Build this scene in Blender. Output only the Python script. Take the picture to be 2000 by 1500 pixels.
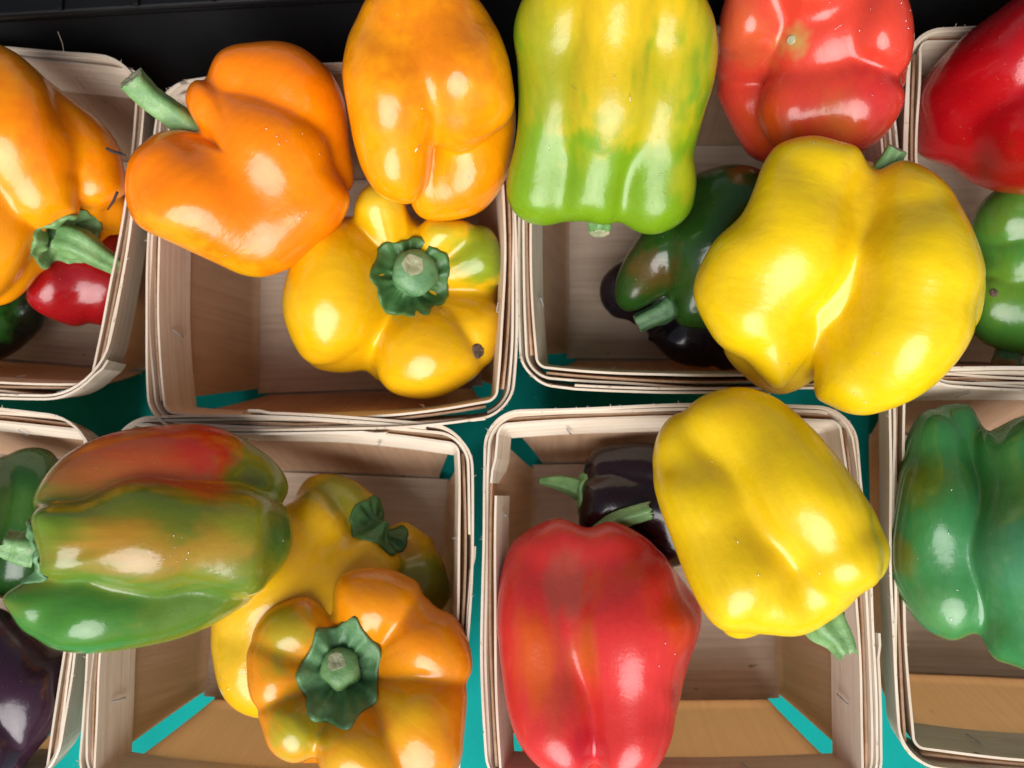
import bpy, math, random
import numpy as np
from mathutils import Vector, Matrix, noise
from mathutils.bvhtree import BVHTree

for o in list(bpy.data.objects):
    bpy.data.objects.remove(o)
scene = bpy.context.scene
COL = scene.collection
random.seed(7)
RNG = np.random.default_rng(7)

# ------------------------------------------------------------------ camera
F = 1600.0                       # focal length in pixels of the 2000 px wide photograph
CX, CY = 1000.0, 750.0
NADIR = (1092.0, 945.0)          # where "straight down" falls in the picture
CAM_H = 0.384                    # height of the phone over the table (m)
down = np.array([(NADIR[0] - CX) / F, -(NADIR[1] - CY) / F, -1.0]); down /= np.linalg.norm(down)
zc = -down
xc = np.array([1.0, 0, 0]); xc -= zc * xc.dot(zc); xc /= np.linalg.norm(xc)
yc = np.cross(zc, xc)
ROT = np.array([xc, yc, zc])     # world from camera
CAMP = np.array([0.0, 0.0, CAM_H])
cam_data = bpy.data.cameras.new('camera')
cam_data.sensor_width = 36.0
cam_data.lens = F / 2000.0 * 36.0
cam_data.clip_start = 0.01
cam_data.clip_end = 50.0
cam_data.dof.use_dof = True
cam_data.dof.focus_distance = 0.285
cam_data.dof.aperture_fstop = 11.0
cam = bpy.data.objects.new('camera', cam_data)
COL.objects.link(cam)
M4 = Matrix.Identity(4)
for i in range(3):
    for j in range(3):
        M4[i][j] = ROT[i, j]
    M4[i][3] = CAMP[i]
cam.matrix_world = M4
scene.camera = cam

# ------------------------------------------------------------------ light
SUN_EL, SUN_AZ = math.radians(43), math.radians(184)     # open sky on the near side of the stall
world = bpy.data.worlds.new('World')
scene.world = world
world.use_nodes = True
wn = world.node_tree.nodes; wl = world.node_tree.links
bg = wn['Background']
sky = wn.new('ShaderNodeTexSky')
sky.sky_type = 'NISHITA'
sky.sun_disc = False
sky.sun_elevation = SUN_EL
sky.sun_rotation = SUN_AZ
sky.air_density = 1.0
sky.dust_density = 3.0
sky.ozone_density = 0.6
hs = wn.new('ShaderNodeHueSaturation')            # thin overcast: a greyer sky
hs.inputs['Saturation'].default_value = 0.5
wl.new(sky.outputs[0], hs.inputs['Color'])
wl.new(hs.outputs[0], bg.inputs[0])
bg.inputs[1].default_value = 0.085
sun = bpy.data.lights.new('sun', 'SUN')
sun.energy = 5.0
sun.angle = math.radians(56)
sun.color = (1.0, 0.985, 0.965)
so = bpy.data.objects.new('sun', sun)
COL.objects.link(so)
sd = Vector((math.sin(SUN_AZ) * math.cos(SUN_EL), math.cos(SUN_AZ) * math.cos(SUN_EL), math.sin(SUN_EL)))
so.rotation_euler = sd.to_track_quat('Z', 'Y').to_euler()
so.location = sd * 2

vs = scene.view_settings
vs.view_transform = 'Standard'
vs.look = 'None'
vs.exposure = -0.13
vs.gamma = 1.0
vs.use_curve_mapping = False
scene.render.engine = 'CYCLES'
scene.cycles.max_bounces = 8
scene.cycles.use_denoising = True

# ------------------------------------------------------------------ helpers
def ray(px, py):
    d = np.array([(px - CX) / F, -(py - CY) / F, -1.0])
    return ROT @ d                         # depth 1 along the optical axis

def P(px, py, z):
    d = ray(px, py)
    return CAMP + d * ((z - CAM_H) / d[2])

def depth_of(p):
    return float(-(ROT.T @ (np.asarray(p) - CAMP))[2])

def project(V):
    c = (np.asarray(V) - CAMP) @ ROT
    return np.stack([CX + F * c[..., 0] / -c[..., 2], CY - F * c[..., 1] / -c[..., 2]], -1)

def mesh_obj(name, verts, faces, mat, parent=None, smooth=True, uv=None, loc=None):
    me = bpy.data.meshes.new(name)
    me.from_pydata([tuple(map(float, v)) for v in verts], [], [tuple(map(int, f)) for f in faces])
    me.update()
    if smooth:
        me.polygons.foreach_set('use_smooth', [True] * len(me.polygons))
    if uv is not None:
        l = me.uv_layers.new(name='UVMap')
        idx = np.empty(len(me.loops), int); me.loops.foreach_get('vertex_index', idx)
        l.data.foreach_set('uv', np.asarray(uv, float)[idx].ravel())
    if mat:
        me.materials.append(mat)
    o = bpy.data.objects.new(name, me)
    COL.objects.link(o)
    if parent:
        o.parent = parent
    if loc is not None:
        o.location = loc
    return o

def empty(name, loc, label, cat, group=None, rz=0.0):
    o = bpy.data.objects.new(name, None)
    o.empty_display_size = 0.01
    COL.objects.link(o)
    o.location = loc
    o.rotation_euler = (0, 0, rz)
    o['label'] = label
    o['category'] = cat
    if group:
        o['group'] = group
    return o

class NT:
    def __init__(self, name):
        self.m = bpy.data.materials.new(name)
        self.m.use_nodes = True
        self.n = self.m.node_tree.nodes
        self.l = self.m.node_tree.links
        self.b = self.n['Principled BSDF']
    def node(self, t, **kw):
        x = self.n.new(t)
        for k, v in kw.items():
            setattr(x, k, v)
        return x
    def link(self, a, b):
        self.l.new(a, b)
    def noise(self, vec, scale, detail=3, rough=0.5, dist=0.0):
        x = self.node('ShaderNodeTexNoise')
        x.inputs['Scale'].default_value = scale
        x.inputs['Detail'].default_value = detail
        x.inputs['Roughness'].default_value = rough
        x.inputs['Distortion'].default_value = dist
        if vec is not None:
            self.link(vec, x.inputs['Vector'])
        return x.outputs['Fac']
    def mapr(self, v, a, b, c, d):
        x = self.node('ShaderNodeMapRange')
        self.link(v, x.inputs[0])
        for i, q in enumerate((a, b, c, d)):
            x.inputs[i + 1].default_value = q
        return x.outputs[0]
    def mix(self, fac, a, b, mode='MIX'):
        x = self.node('ShaderNodeMix', data_type='RGBA', blend_type=mode)
        for sock, v in ((x.inputs[0], fac), (x.inputs[6], a), (x.inputs[7], b)):
            if isinstance(v, (int, float)):
                sock.default_value = v
            elif isinstance(v, tuple):
                sock.default_value = v + (1,) if len(v) == 3 else v
            else:
                self.link(v, sock)
        return x.outputs[2]
    def bump(self, h, strength, dist):
        x = self.node('ShaderNodeBump')
        x.inputs['Strength'].default_value = strength
        x.inputs['Distance'].default_value = dist
        self.link(h, x.inputs['Height'])
        return x
    def coords(self, kind='Object'):
        return self.node('ShaderNodeTexCoord').outputs[kind]
    def mapping(self, vec, scale, loc=None):
        x = self.node('ShaderNodeMapping')
        x.inputs['Scale'].default_value = scale
        self.link(vec, x.inputs['Vector'])
        if loc is not None:
            self.link(loc, x.inputs['Location'])
        return x.outputs[0]

# ------------------------------------------------------------------ materials
def pepper_skin(name, rough=0.215, coat=0.35, sss=0.06, grain=0.10):
    t = NT(name)
    at = t.node('ShaderNodeAttribute', attribute_name='pigment_sheen')
    sk = t.node('ShaderNodeAttribute', attribute_name='streak').outputs['Vector']
    co = t.coords()
    n1 = t.noise(co, 60, 4)
    n2 = t.noise(co, 900, 3)
    st = t.noise(sk, 330, 4, 0.6)          # faint streaks along the fruit
    st2 = t.noise(sk, 1500, 2, 0.5)
    scuff = t.noise(sk, 700, 3, 0.6, 0.4)
    c = t.mix(t.mapr(st, 0.35, 0.7, 0.0, 0.5), at.outputs['Color'], (0.86, 0.80, 0.86), 'MULTIPLY')
    c = t.mix(t.mapr(n1, 0.35, 0.7, 0.0, 0.5), c, (0.93, 0.90, 0.9), 'MULTIPLY')
    c = t.mix(t.mapr(st2, 0.55, 0.85, 0.0, 0.22), c, (1.12, 1.16, 1.2), 'MULTIPLY')
    c = t.mix(t.mapr(n2, 0.70, 0.76, 0.0, 0.16), c, (0.62, 0.56, 0.38))
    t.link(c, t.b.inputs['Base Color'])
    r1 = t.mapr(n1, 0.3, 0.7, rough - 0.05, rough + 0.06)
    r2 = t.mapr(scuff, 0.62, 0.74, 0.0, 0.22)
    ra = t.node('ShaderNodeMath', operation='ADD')
    t.link(r1, ra.inputs[0]); t.link(r2, ra.inputs[1])
    t.link(ra.outputs[0], t.b.inputs['Roughness'])
    t.b.inputs['IOR'].default_value = 1.46
    t.b.inputs['Subsurface Weight'].default_value = sss
    t.b.inputs['Subsurface Radius'].default_value = (0.004, 0.002, 0.0006)
    t.b.inputs['Subsurface Scale'].default_value = 1.0
    t.b.inputs['Coat Weight'].default_value = coat
    t.b.inputs['Coat Roughness'].default_value = 0.10
    t.b.inputs['Coat IOR'].default_value = 1.4
    h = None
    for sock, w in ((t.noise(co, 110, 2), 0.8), (n2, grain), (t.noise(sk, 210, 3), 0.55), (t.noise(co, 330, 2), 0.18)):
        m = t.node('ShaderNodeMath', operation='MULTIPLY_ADD')
        t.link(sock, m.inputs[0]); m.inputs[1].default_value = w
        if h is None:
            m.inputs[2].default_value = 0.0
        else:
            t.link(h, m.inputs[2])
        h = m.outputs[0]
    b = t.bump(h, 0.26, 0.0011)
    t.link(b.outputs[0], t.b.inputs['Normal'])
    t.link(b.outputs[0], t.b.inputs['Coat Normal'])
    return t.m

def green_flesh(name, c1, c2, scar=(0.42, 0.36, 0.24)):
    t = NT(name)
    co = t.coords()
    n1 = t.noise(co, 180, 4)
    n2 = t.noise(co, 420, 4, 0.7)
    c = t.mix(t.mapr(n1, 0.3, 0.7, 0, 1), c1, c2)
    c = t.mix(t.mapr(n2, 0.62, 0.72, 0, 0.55), c, scar)
    t.link(c, t.b.inputs['Base Color'])
    t.b.inputs['Roughness'].default_value = 0.42
    t.b.inputs['Subsurface Weight'].default_value = 0.08
    t.b.inputs['Subsurface Radius'].default_value = (0.001, 0.002, 0.0005)
    b = t.bump(n2, 0.5, 0.0008)
    t.link(b.outputs[0], t.b.inputs['Normal'])
    return t.m

def veneer(name, c1, c2, grey, trans):
    t = NT(name)
    uv = t.coords('UV')
    oi = t.node('ShaderNodeObjectInfo')
    cmb = t.node('ShaderNodeCombineXYZ')
    mul = t.node('ShaderNodeMath', operation='MULTIPLY'); mul.inputs[1].default_value = 37.0
    t.link(oi.outputs['Random'], mul.inputs[0])
    t.link(mul.outputs[0], cmb.inputs[0]); t.link(mul.outputs[0], cmb.inputs[1])
    g = t.mapping(uv, (14, 420, 1), cmb.outputs[0])
    g2 = t.mapping(uv, (22, 50, 1), cmb.outputs[0])
    g3 = t.mapping(uv, (90, 170, 1), cmb.outputs[0])
    grain = t.noise(g, 1.0, 5, 0.62, 0.3)
    blotch = t.noise(g2, 1.0, 3, 0.5, 0.8)
    fleck = t.noise(g3, 1.0, 2, 0.5)
    c = t.mix(t.mapr(blotch, 0.3, 0.7, 0, 1), c1, c2)
    stain = t.noise(t.mapping(uv, (30, 40, 1), cmb.outputs[0]), 1.0, 5, 0.65, 0.6)
    c = t.mix(t.mapr(stain, 0.55, 0.75, 0, 0.45), c, grey)
    c = t.mix(t.mapr(grain, 0.42, 0.68, 0, 0.55), c, grey)
    c = t.mix(t.mapr(fleck, 0.74, 0.79, 0, 0.7), c, (0.07, 0.045, 0.03))
    t.link(c, t.b.inputs['Base Color'])
    t.b.inputs['Roughness'].default_value = 0.72
    t.b.inputs['Specular IOR Level'].default_value = 0.3
    b = t.bump(grain, 0.35, 0.0006)
    t.link(b.outputs[0], t.b.inputs['Normal'])
    tr = t.node('ShaderNodeBsdfTranslucent')
    tr.inputs[0].default_value = (0.97, 0.66, 0.40, 1)
    ms = t.node('ShaderNodeMixShader')
    ms.inputs[0].default_value = trans
    out = t.n['Material Output']
    t.link(t.b.outputs[0], ms.inputs[1]); t.link(tr.outputs[0], ms.inputs[2])
    t.link(ms.outputs[0], out.inputs[0])
    return t.m

SKIN = pepper_skin('pepper_skin')
SKIN_SOFT = pepper_skin('pepper_skin_satin', 0.28, 0.25, 0.06, 0.18)
CALYX = green_flesh('calyx_green', (0.065, 0.175, 0.07), (0.15, 0.30, 0.13), (0.13, 0.14, 0.08))
CALYX_DARK = green_flesh('calyx_dark', (0.03, 0.11, 0.03), (0.07, 0.17, 0.045), (0.09, 0.06, 0.045))
STALK = green_flesh('stalk_green', (0.11, 0.25, 0.08), (0.22, 0.39, 0.15))
CUT = green_flesh('stalk_cut', (0.26, 0.30, 0.16), (0.42, 0.40, 0.26), (0.16, 0.12, 0.07))
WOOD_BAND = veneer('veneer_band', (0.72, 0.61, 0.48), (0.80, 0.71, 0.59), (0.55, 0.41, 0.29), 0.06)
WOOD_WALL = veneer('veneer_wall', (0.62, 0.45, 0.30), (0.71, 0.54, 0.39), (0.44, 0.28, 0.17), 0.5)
WOOD_BASE = veneer('veneer_base', (0.58, 0.45, 0.34), (0.68, 0.55, 0.43), (0.40, 0.29, 0.20), 0.08)

t = NT('drop_water')
tb = t.node('ShaderNodeBsdfTransparent')
gl = t.node('ShaderNodeBsdfGlossy'); gl.inputs['Roughness'].default_value = 0.12
mx = t.node('ShaderNodeMixShader'); mx.inputs[0].default_value = 0.16
t.link(tb.outputs[0], mx.inputs[1]); t.link(gl.outputs[0], mx.inputs[2])
t.link(mx.outputs[0], t.n['Material Output'].inputs[0])
WATER = t.m
t = NT('steel_wire')
t.b.inputs['Base Color'].default_value = (0.62, 0.63, 0.65, 1)
t.b.inputs['Metallic'].default_value = 0.55
t.b.inputs['Roughness'].default_value = 0.3
STEEL = t.m
t = NT('twig_bark')
t.b.inputs['Base Color'].default_value = (0.03, 0.02, 0.015, 1)
t.b.inputs['Roughness'].default_value = 0.8
TWIG = t.m
t = NT('scar_brown')
co = t.coords()
t.link(t.mix(t.mapr(t.noise(co, 900, 4), 0.35, 0.65, 0, 1), (0.035, 0.025, 0.018), (0.16, 0.10, 0.06)), t.b.inputs['Base Color'])
t.b.inputs['Roughness'].default_value = 0.7
SCAR = t.m
t = NT('pale_fibre')
t.b.inputs['Base Color'].default_value = (0.6, 0.48, 0.36, 1)
t.b.inputs['Roughness'].default_value = 0.7
FIBRE = t.m
t = NT('black_plastic')
co = t.coords()
t.b.inputs['Base Color'].default_value = (0.0045, 0.0045, 0.005, 1)
t.link(t.mapr(t.noise(co, 40, 4), 0.3, 0.7, 0.34, 0.5), t.b.inputs['Roughness'])
t.b.inputs['Specular IOR Level'].default_value = 0.25
t.link(t.bump(t.noise(co, 1400, 2), 0.15, 0.0003).outputs[0], t.b.inputs['Normal'])
PLASTIC = t.m

t = NT('teal_cloth')
co = t.coords()
w = t.node('ShaderNodeTexWave', wave_type='BANDS', bands_direction='X')
w.inputs['Scale'].default_value = 330.0
w.inputs['Distortion'].default_value = 0.6
w.inputs['Detail'].default_value = 1.0
t.link(co, w.inputs['Vector'])
n = t.noise(co, 25, 4)
lint = t.noise(co, 700, 2, 0.4)
c = t.mix(t.mapr(n, 0.3, 0.7, 0, 1), (0.0, 0.29, 0.265), (0.0, 0.36, 0.33))
c = t.mix(t.mapr(w.outputs['Fac'], 0.0, 1.0, 0.0, 0.3), c, (0.0, 0.17, 0.155))
c = t.mix(t.mapr(lint, 0.76, 0.8, 0, 0.5), c, (0.5, 0.62, 0.58))
t.link(c, t.b.inputs['Base Color'])
t.b.inputs['Roughness'].default_value = 0.75
t.b.inputs['Specular IOR Level'].default_value = 0.15
t.link(t.bump(w.outputs['Fac'], 0.4, 0.0003).outputs[0], t.b.inputs['Normal'])
CLOTH = t.m

# ------------------------------------------------------------------ table cloth
nx, ny = 60, 50
V = []; Fc = []
for j in range(ny + 1):
    for i in range(nx + 1):
        x = -0.75 + 1.5 * i / nx; y = -0.5 + 1.05 * j / ny
        V.append((x, y, -0.0012 + 0.0010 * noise.noise(Vector((x * 9, y * 7, 0)))))
for j in range(ny):
    for i in range(nx):
        a = j * (nx + 1) + i
        Fc.append((a, a + 1, a + nx + 2, a + nx + 1))
o = mesh_obj('tablecloth', V, Fc, CLOTH)
o['kind'] = 'structure'

# ------------------------------------------------------------------ baskets
H = 0.068            # rim height
B0 = 0.0535          # half width of base
TH = 0.0009          # veneer thickness

def sheet(grid, nrm, th):
    """grid (n,m,3) -> closed thin sheet: verts, faces, uv is made by the caller"""
    n, m, _ = grid.shape
    A = grid - nrm * th * 0.5; B = grid + nrm * th * 0.5
    V = np.concatenate([A.reshape(-1, 3), B.reshape(-1, 3)])
    F_ = []
    k = n * m
    for i in range(n - 1):
        for j in range(m - 1):
            a = i * m + j; b = a + 1; c = a + m + 1; d = a + m
            F_.append((a, d, c, b)); F_.append((a + k, b + k, c + k, d + k))
    edge = [i * m for i in range(n)] + [(n - 1) * m + j for j in range(1, m)] + [i * m + m - 1 for i in range(n - 2, -1, -1)] + [j for j in range(m - 2, 0, -1)]
    for q in range(len(edge)):
        a, b = edge[q], edge[(q + 1) % len(edge)]
        F_.append((a, b, b + k, a + k))
    return V, F_

def ring_path(half, rad, n, seed, wob=0.0012, bulge=0.002):
    """rounded square starting in the middle of the front (-y) side, counter-clockwise"""
    pts = []
    L = half - rad
    seg = [((-0.0, -half), (L, -half))]
    def line(a, b, k):
        return [(a[0] + (b[0] - a[0]) * i / k, a[1] + (b[1] - a[1]) * i / k) for i in range(k)]
    def arc(cx, cy, a0, k):
        return [(cx + rad * math.cos(a0 + math.pi / 2 * i / k), cy + rad * math.sin(a0 + math.pi / 2 * i / k)) for i in range(k)]
    k = n
    pts += line((0, -half), (L, -half), k // 2)
    pts += arc(L, -L, -math.pi / 2, 10)
    pts += line((half, -L), (half, L), k)
    pts += arc(L, L, 0, 10)
    pts += line((L, half), (-L, half), k)
    pts += arc(-L, L, math.pi / 2, 10)
    pts += line((-half, L), (-half, -L), k)
    pts += arc(-L, -L, math.pi, 10)
    pts += line((-L, -half), (0, -half), k // 2)
    out = []
    for (x, y) in pts:
        bx = bulge * max(0, 1 - (y / half) ** 2) * (x / half) ** 3
        by = bulge * max(0, 1 - (x / half) ** 2) * (y / half) ** 3
        nn = noise.noise(Vector((x * 22 + seed * 7.1, y * 22, seed * 3.3))) * wob
        r = math.hypot(x, y)
        out.append((x + bx + nn * x / r, y + by + nn * y / r))
    return np.array(out)

def band(name, half, rad, z0, z1, parent, seed, overlap, start, mat, lift=0.0, wob=0.0012, th=TH, bulge=0.002):
    flare = 0.2
    top = ring_path(half, rad, 26, seed, wob, bulge)
    n = len(top)
    s0 = int(start * n)
    cnt = n + int(overlap * n)
    rows = 4
    grid = np.zeros((cnt, rows, 3)); nr = np.zeros((cnt, rows, 3)); uv = np.zeros((cnt, rows, 2))
    s = 0
    for i in range(cnt):
        p = top[(s0 + i) % n]; q = top[(s0 + i + 1) % n]
        tg = q - p; ln = np.linalg.norm(tg); tg = tg / max(ln, 1e-9)
        nm = np.array([tg[1], -tg[0]])
        over = max(0, i - (n - 6)) / 6.0
        off = min(over, 1.0) * (th + 0.0005) + (0.0008 if i > cnt - 3 else 0)
        zw = 0.0011 * noise.noise(Vector((p[0] * 30, p[1] * 30, seed * 5.7)))
        for j in range(rows):
            f = j / (rows - 1)
            z = z0 + (z1 - z0) * f
            d = off - (z1 - z) * flare
            grid[i, j] = (p[0] + nm[0] * d, p[1] + nm[1] * d, z + zw + lift)
            nr[i, j] = (nm[0], nm[1], -flare * 0.5)
            uv[i, j] = (s, z)
        s += ln
    V, F_ = sheet(grid, nr, th)
    return mesh_obj(name, V, F_, mat, parent, uv=np.concatenate([uv.reshape(-1, 2)] * 2), smooth=False)

def wall(k, parent, seed, half, bulge):
    ang = k * math.pi / 2
    ca, sa = math.cos(ang), math.sin(ang)
    n, m = 13, 9
    grid = np.zeros((n, m, 3)); nr = np.zeros((n, m, 3)); uv = np.zeros((n, m, 2))
    rs = random.Random(seed * 10 + k)
    gap0, gap1 = 0.0045, 0.0065 + rs.uniform(-0.001, 0.002)
    for i in range(n):
        u = -1 + 2 * i / (n - 1)
        for j in range(m):
            f = j / (m - 1)
            z = 0.0015 + (H - 0.002 - 0.0015) * f
            d = B0 + (half - 0.0010 - B0) * (f ** 0.9) - 0.0006
            w = (B0 - gap0) * (1 - f) + (half - gap1) * f
            bow = bulge * (1 - u * u) * f
            ww = 0.0005 * noise.noise(Vector((u * 1.5, f * 2, seed + k * 3.1)))
            x, y = d + bow + ww, u * w
            grid[i, j] = (x * ca - y * sa, x * sa + y * ca, z)
            nr[i, j] = (ca, sa, -0.2)
            uv[i, j] = (z, y) if k % 2 == 0 else (z, y)
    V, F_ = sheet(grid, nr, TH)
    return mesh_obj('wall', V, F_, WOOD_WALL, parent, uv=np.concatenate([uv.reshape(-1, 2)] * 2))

def floor_strip(along_x, z, parent, seed):
    n, m = 12, 9
    grid = np.zeros((n, m, 3)); uv = np.zeros((n, m, 2)); nr = np.zeros((n, m, 3)); nr[..., 2] = 1
    hw = B0 - (0.002 if along_x else 0.0045)
    for i in range(n):
        for j in range(m):
            a = -B0 + 2 * B0 * i / (n - 1); b = -hw + 2 * hw * j / (m - 1)
            zz = z + 0.0007 * noise.noise(Vector((a * 25, b * 25, seed)))
            grid[i, j] = (a, b, zz) if along_x else (-b, a, zz)
            uv[i, j] = (a, b)
    V, F_ = sheet(grid, nr, TH)
    return mesh_obj('floor_strip', V, F_, WOOD_BASE, parent, uv=np.concatenate([uv.reshape(-1, 2)] * 2))

def tube_verts(pts, rads, sides=6, cap=True, base=0):
    V = []; F_ = []
    pts = [Vector(p) for p in pts]
    ref = Vector((0.3, 0.5, 0.81))
    for i, p in enumerate(pts):
        tg = (pts[min(i + 1, len(pts) - 1)] - pts[max(i - 1, 0)]).normalized()
        a = tg.cross(ref).normalized(); b = tg.cross(a)
        for k in range(sides):
            an = 2 * math.pi * k / sides
            V.append(p + (a * math.cos(an) + b * math.sin(an)) * rads[i])
    for i in range(len(pts) - 1):
        for k in range(sides):
            k2 = (k + 1) % sides
            F_.append((base + i * sides + k, base + i * sides + k2, base + (i + 1) * sides + k2, base + (i + 1) * sides + k))
    if cap:
        F_.append(tuple(base + k for k in range(sides)))
        F_.append(tuple(base + (len(pts) - 1) * sides + k for k in reversed(range(sides))))
    return V, F_

def basket(px, py, rot, label, seed, half=0.0692, starts=(0.04, 0.1, 0.5), overlap=0.12, rad=0.013, bulge=0.002, inner_rad=0.0035):
    c = P(px, py, H)
    root = empty('veneer_basket', (c[0], c[1], 0.0012), label, 'basket', 'veneer baskets on the teal cloth', math.radians(rot))
    tr_ = random.Random(seed * 3 + 1)
    root.rotation_euler[0] = math.radians(tr_.uniform(-1.3, 1.3)); root.rotation_euler[1] = math.radians(tr_.uniform(-1.3, 1.3)); root.location[2] += 0.0012
    floor_strip(False, 0.0008, root, seed)
    floor_strip(True, 0.0008 + TH + 0.0002, root, seed + 0.5)
    for k in range(4):
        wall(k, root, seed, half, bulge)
    band('outer_band', half + 0.0012, rad, H - 0.019, H, root, seed, overlap, starts[0], WOOD_BAND, 0.0004, bulge=bulge)
    band('middle_band', half + 0.0012 - TH - 0.0003, max(rad - 0.002, 0.004), H - 0.017, H - 0.001, root, seed + 2.3, 0.0, starts[1], WOOD_BAND, 0.0, wob=0.0016, bulge=bulge)
    band('inner_band', half - 0.0036, inner_rad, H - 0.020, H - 0.0008, root, seed + 4.9, 0.0, starts[2], WOOD_BAND, 0.0, wob=0.0012, bulge=bulge)
    # staples that hold the bands, on the inside and from above as little wires
    rs = random.Random(seed)
    for k in range(4):
        ang = k * math.pi / 2
        ca, sa = math.cos(ang), math.sin(ang)
        for u in (-0.5, 0.45):
            u += rs.uniform(-0.12, 0.12)
            d = half - 0.0036 - TH * 0.5 - 0.0022 * 0 - (0.010) * 0.2 + bulge * max(0, 1 - u * u) - 0.0006
            y = u * half; ln = 0.0035
            a = rs.uniform(-0.4, 0.4)
            pts = []
            for e in (-1, -0.9, 0, 0.9, 1):
                yy = y + e * ln * math.sin(a); zz = H - 0.010 + e * ln * math.cos(a)
                dd = d - (0.0002 if abs(e) == 1 else 0.0007) + (zz - (H - 0.010)) * 0.2
                pts.append((dd * ca - yy * sa, dd * sa + yy * ca, zz))
            V, F_ = tube_verts(pts, [0.00035] * 5, 6)
            mesh_obj('staple', V, F_, STEEL, root)
    # frayed fibres standing off the cut rim
    V = []; F_ = []
    path = ring_path(half + 0.0012, rad, 26, seed, 0.0012, bulge)
    for _ in range(70):
        p = path[rs.randrange(len(path))]
        z = H + 0.0005
        dr = Vector((p[0], p[1], 0)).normalized() * rs.uniform(-0.001, 0.0016)
        tang = Vector((-p[1], p[0], 0)).normalized() * rs.uniform(-0.0015, 0.0015)
        a = Vector((p[0], p[1], z - 0.0006)); e = a + dr + tang + Vector((0, 0, rs.uniform(0.0004, 0.0016)))
        v, f = tube_verts([a, (a + e) / 2 + Vector((0, 0, 0.0003)), e], [0.00016, 0.00013, 0.00004], 4, True, len(V))
        V += v; F_ += f
    o = mesh_obj('frayed_fibres', V, F_, FIBRE, root)
    o['kind'] = 'stuff'
    return root

BASKETS = [
    (-62, 425, -5, 'veneer basket in the top left corner, under an orange pepper and a dark red one', 1, dict(rad=0.022, bulge=0.003)),
    (650, 478, 1.5, 'veneer basket holding two orange peppers and a yellow five-lobed one', 2, dict(half=0.0698, bulge=0.0045, rad=0.011, starts=(0.93, 0.1, 0.5))),
    (548, 1187, -2.5, 'veneer basket below left of centre with a yellow-orange pepper facing up in its corner', 3, dict(bulge=0.003, starts=(0.42, 0.3, 0.6))),
    (1312, 1168, 0.5, 'veneer basket holding the red pepper and a dark purple one', 4, dict(half=0.0682, starts=(0.12, 0.4, 0.7))),
    (1378, 402, -1.0, 'veneer basket with the lime green pepper hanging over its rim', 5, dict(bulge=0.003, rad=0.011, starts=(0.93, 0.5, 0.1))),
    (2138, 402, -2, 'veneer basket at the right edge under a large dark red pepper', 6, dict()),
    (-172, 1140, -4, 'veneer basket in the lower left corner holding a purple pepper', 7, dict(rad=0.02, starts=(0.62, 0.3, 0.8))),
    (2122, 1112, -2.0, 'veneer basket at the lower right edge filled by one large green pepper', 8, dict()),
]
for (px, py, rot, lab, seed, kw) in BASKETS:
    basket(px, py, rot, lab, seed, **kw)

# ------------------------------------------------------------------ peppers
def cube_sphere(n):
    a = np.tan(np.linspace(-math.pi / 4, math.pi / 4, n + 1))
    pts = []; faces = []
    key = {}
    def vid(p):
        k = tuple(np.round(p, 6))
        if k not in key:
            key[k] = len(pts); pts.append(p)
        return key[k]
    for ax in range(3):
        for s in (-1, 1):
            ids = np.zeros((n + 1, n + 1), int)
            for i in range(n + 1):
                for j in range(n + 1):
                    p = np.zeros(3)
                    p[ax] = s; p[(ax + 1) % 3] = a[i]; p[(ax + 2) % 3] = a[j]
                    ids[i, j] = vid(p)
            for i in range(n):
                for j in range(n):
                    q = (ids[i, j], ids[i + 1, j], ids[i + 1, j + 1], ids[i, j + 1])
                    faces.append(q if s > 0 else q[::-1])
    pts = np.array(pts)
    return pts / np.linalg.norm(pts, axis=1, keepdims=True), np.array(faces)

DIRS, QUADS = cube_sphere(58)
_e = np.concatenate([QUADS[:, [0, 1]], QUADS[:, [1, 2]], QUADS[:, [2, 3]], QUADS[:, [3, 0]]])
E_A = np.concatenate([_e[:, 0], _e[:, 1]]); E_B = np.concatenate([_e[:, 1], _e[:, 0]])
DEG = np.bincount(E_A, minlength=len(DIRS)).astype(float)

def laplace(X):
    S = np.stack([np.bincount(E_A, X[E_B, i], minlength=len(X)) for i in range(3)], 1)
    return S / DEG[:, None]

def smin(a, b, k):
    h = np.clip(0.5 + 0.5 * (b - a) / k, 0, 1)
    return b + (a - b) * h - k * h * (1 - h)

def chain_sdf(p, ch, k):
    d = None
    if len(ch) == 1:
        c = np.array(ch[0][:3]); return np.linalg.norm(p - c, axis=1) - ch[0][3]
    for a, b in zip(ch[:-1], ch[1:]):
        A = np.array(a[:3], float); Bv = np.array(b[:3], float) - A
        t = np.clip(((p - A) @ Bv) / max(Bv @ Bv, 1e-9), 0, 1)
        q = np.linalg.norm(p - A - t[:, None] * Bv, axis=1) - (a[3] + (b[3] - a[3]) * (t * t * (3 - 2 * t)))
        d = q if d is None else smin(d, q, k)
    return d

def closed_spline(pts, n=14):
    pts = np.array(pts, float); out = []
    m = len(pts)
    for i in range(m):
        p0, p1, p2, p3 = pts[i - 1], pts[i], pts[(i + 1) % m], pts[(i + 2) % m]
        for j in range(n):
            t = j / n
            out.append(0.5 * (2 * p1 + (p2 - p0) * t + (2 * p0 - 5 * p1 + 4 * p2 - p3) * t * t + (3 * p1 - p0 - 3 * p2 + p3) * t ** 3))
    return np.array(out)

def radial_profile(xy, c, nb=360, outer=True):
    d = xy - c
    th = (np.degrees(np.arctan2(d[:, 1], d[:, 0])) % 360)
    r = np.hypot(d[:, 0], d[:, 1])
    b = (th / 360 * nb).astype(int) % nb
    prof = np.zeros(nb)
    np.maximum.at(prof, b, r)
    ok = prof > 0
    idx = np.arange(nb)
    prof = np.interp(idx, idx[ok], prof[ok], period=nb)
    return prof

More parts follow.
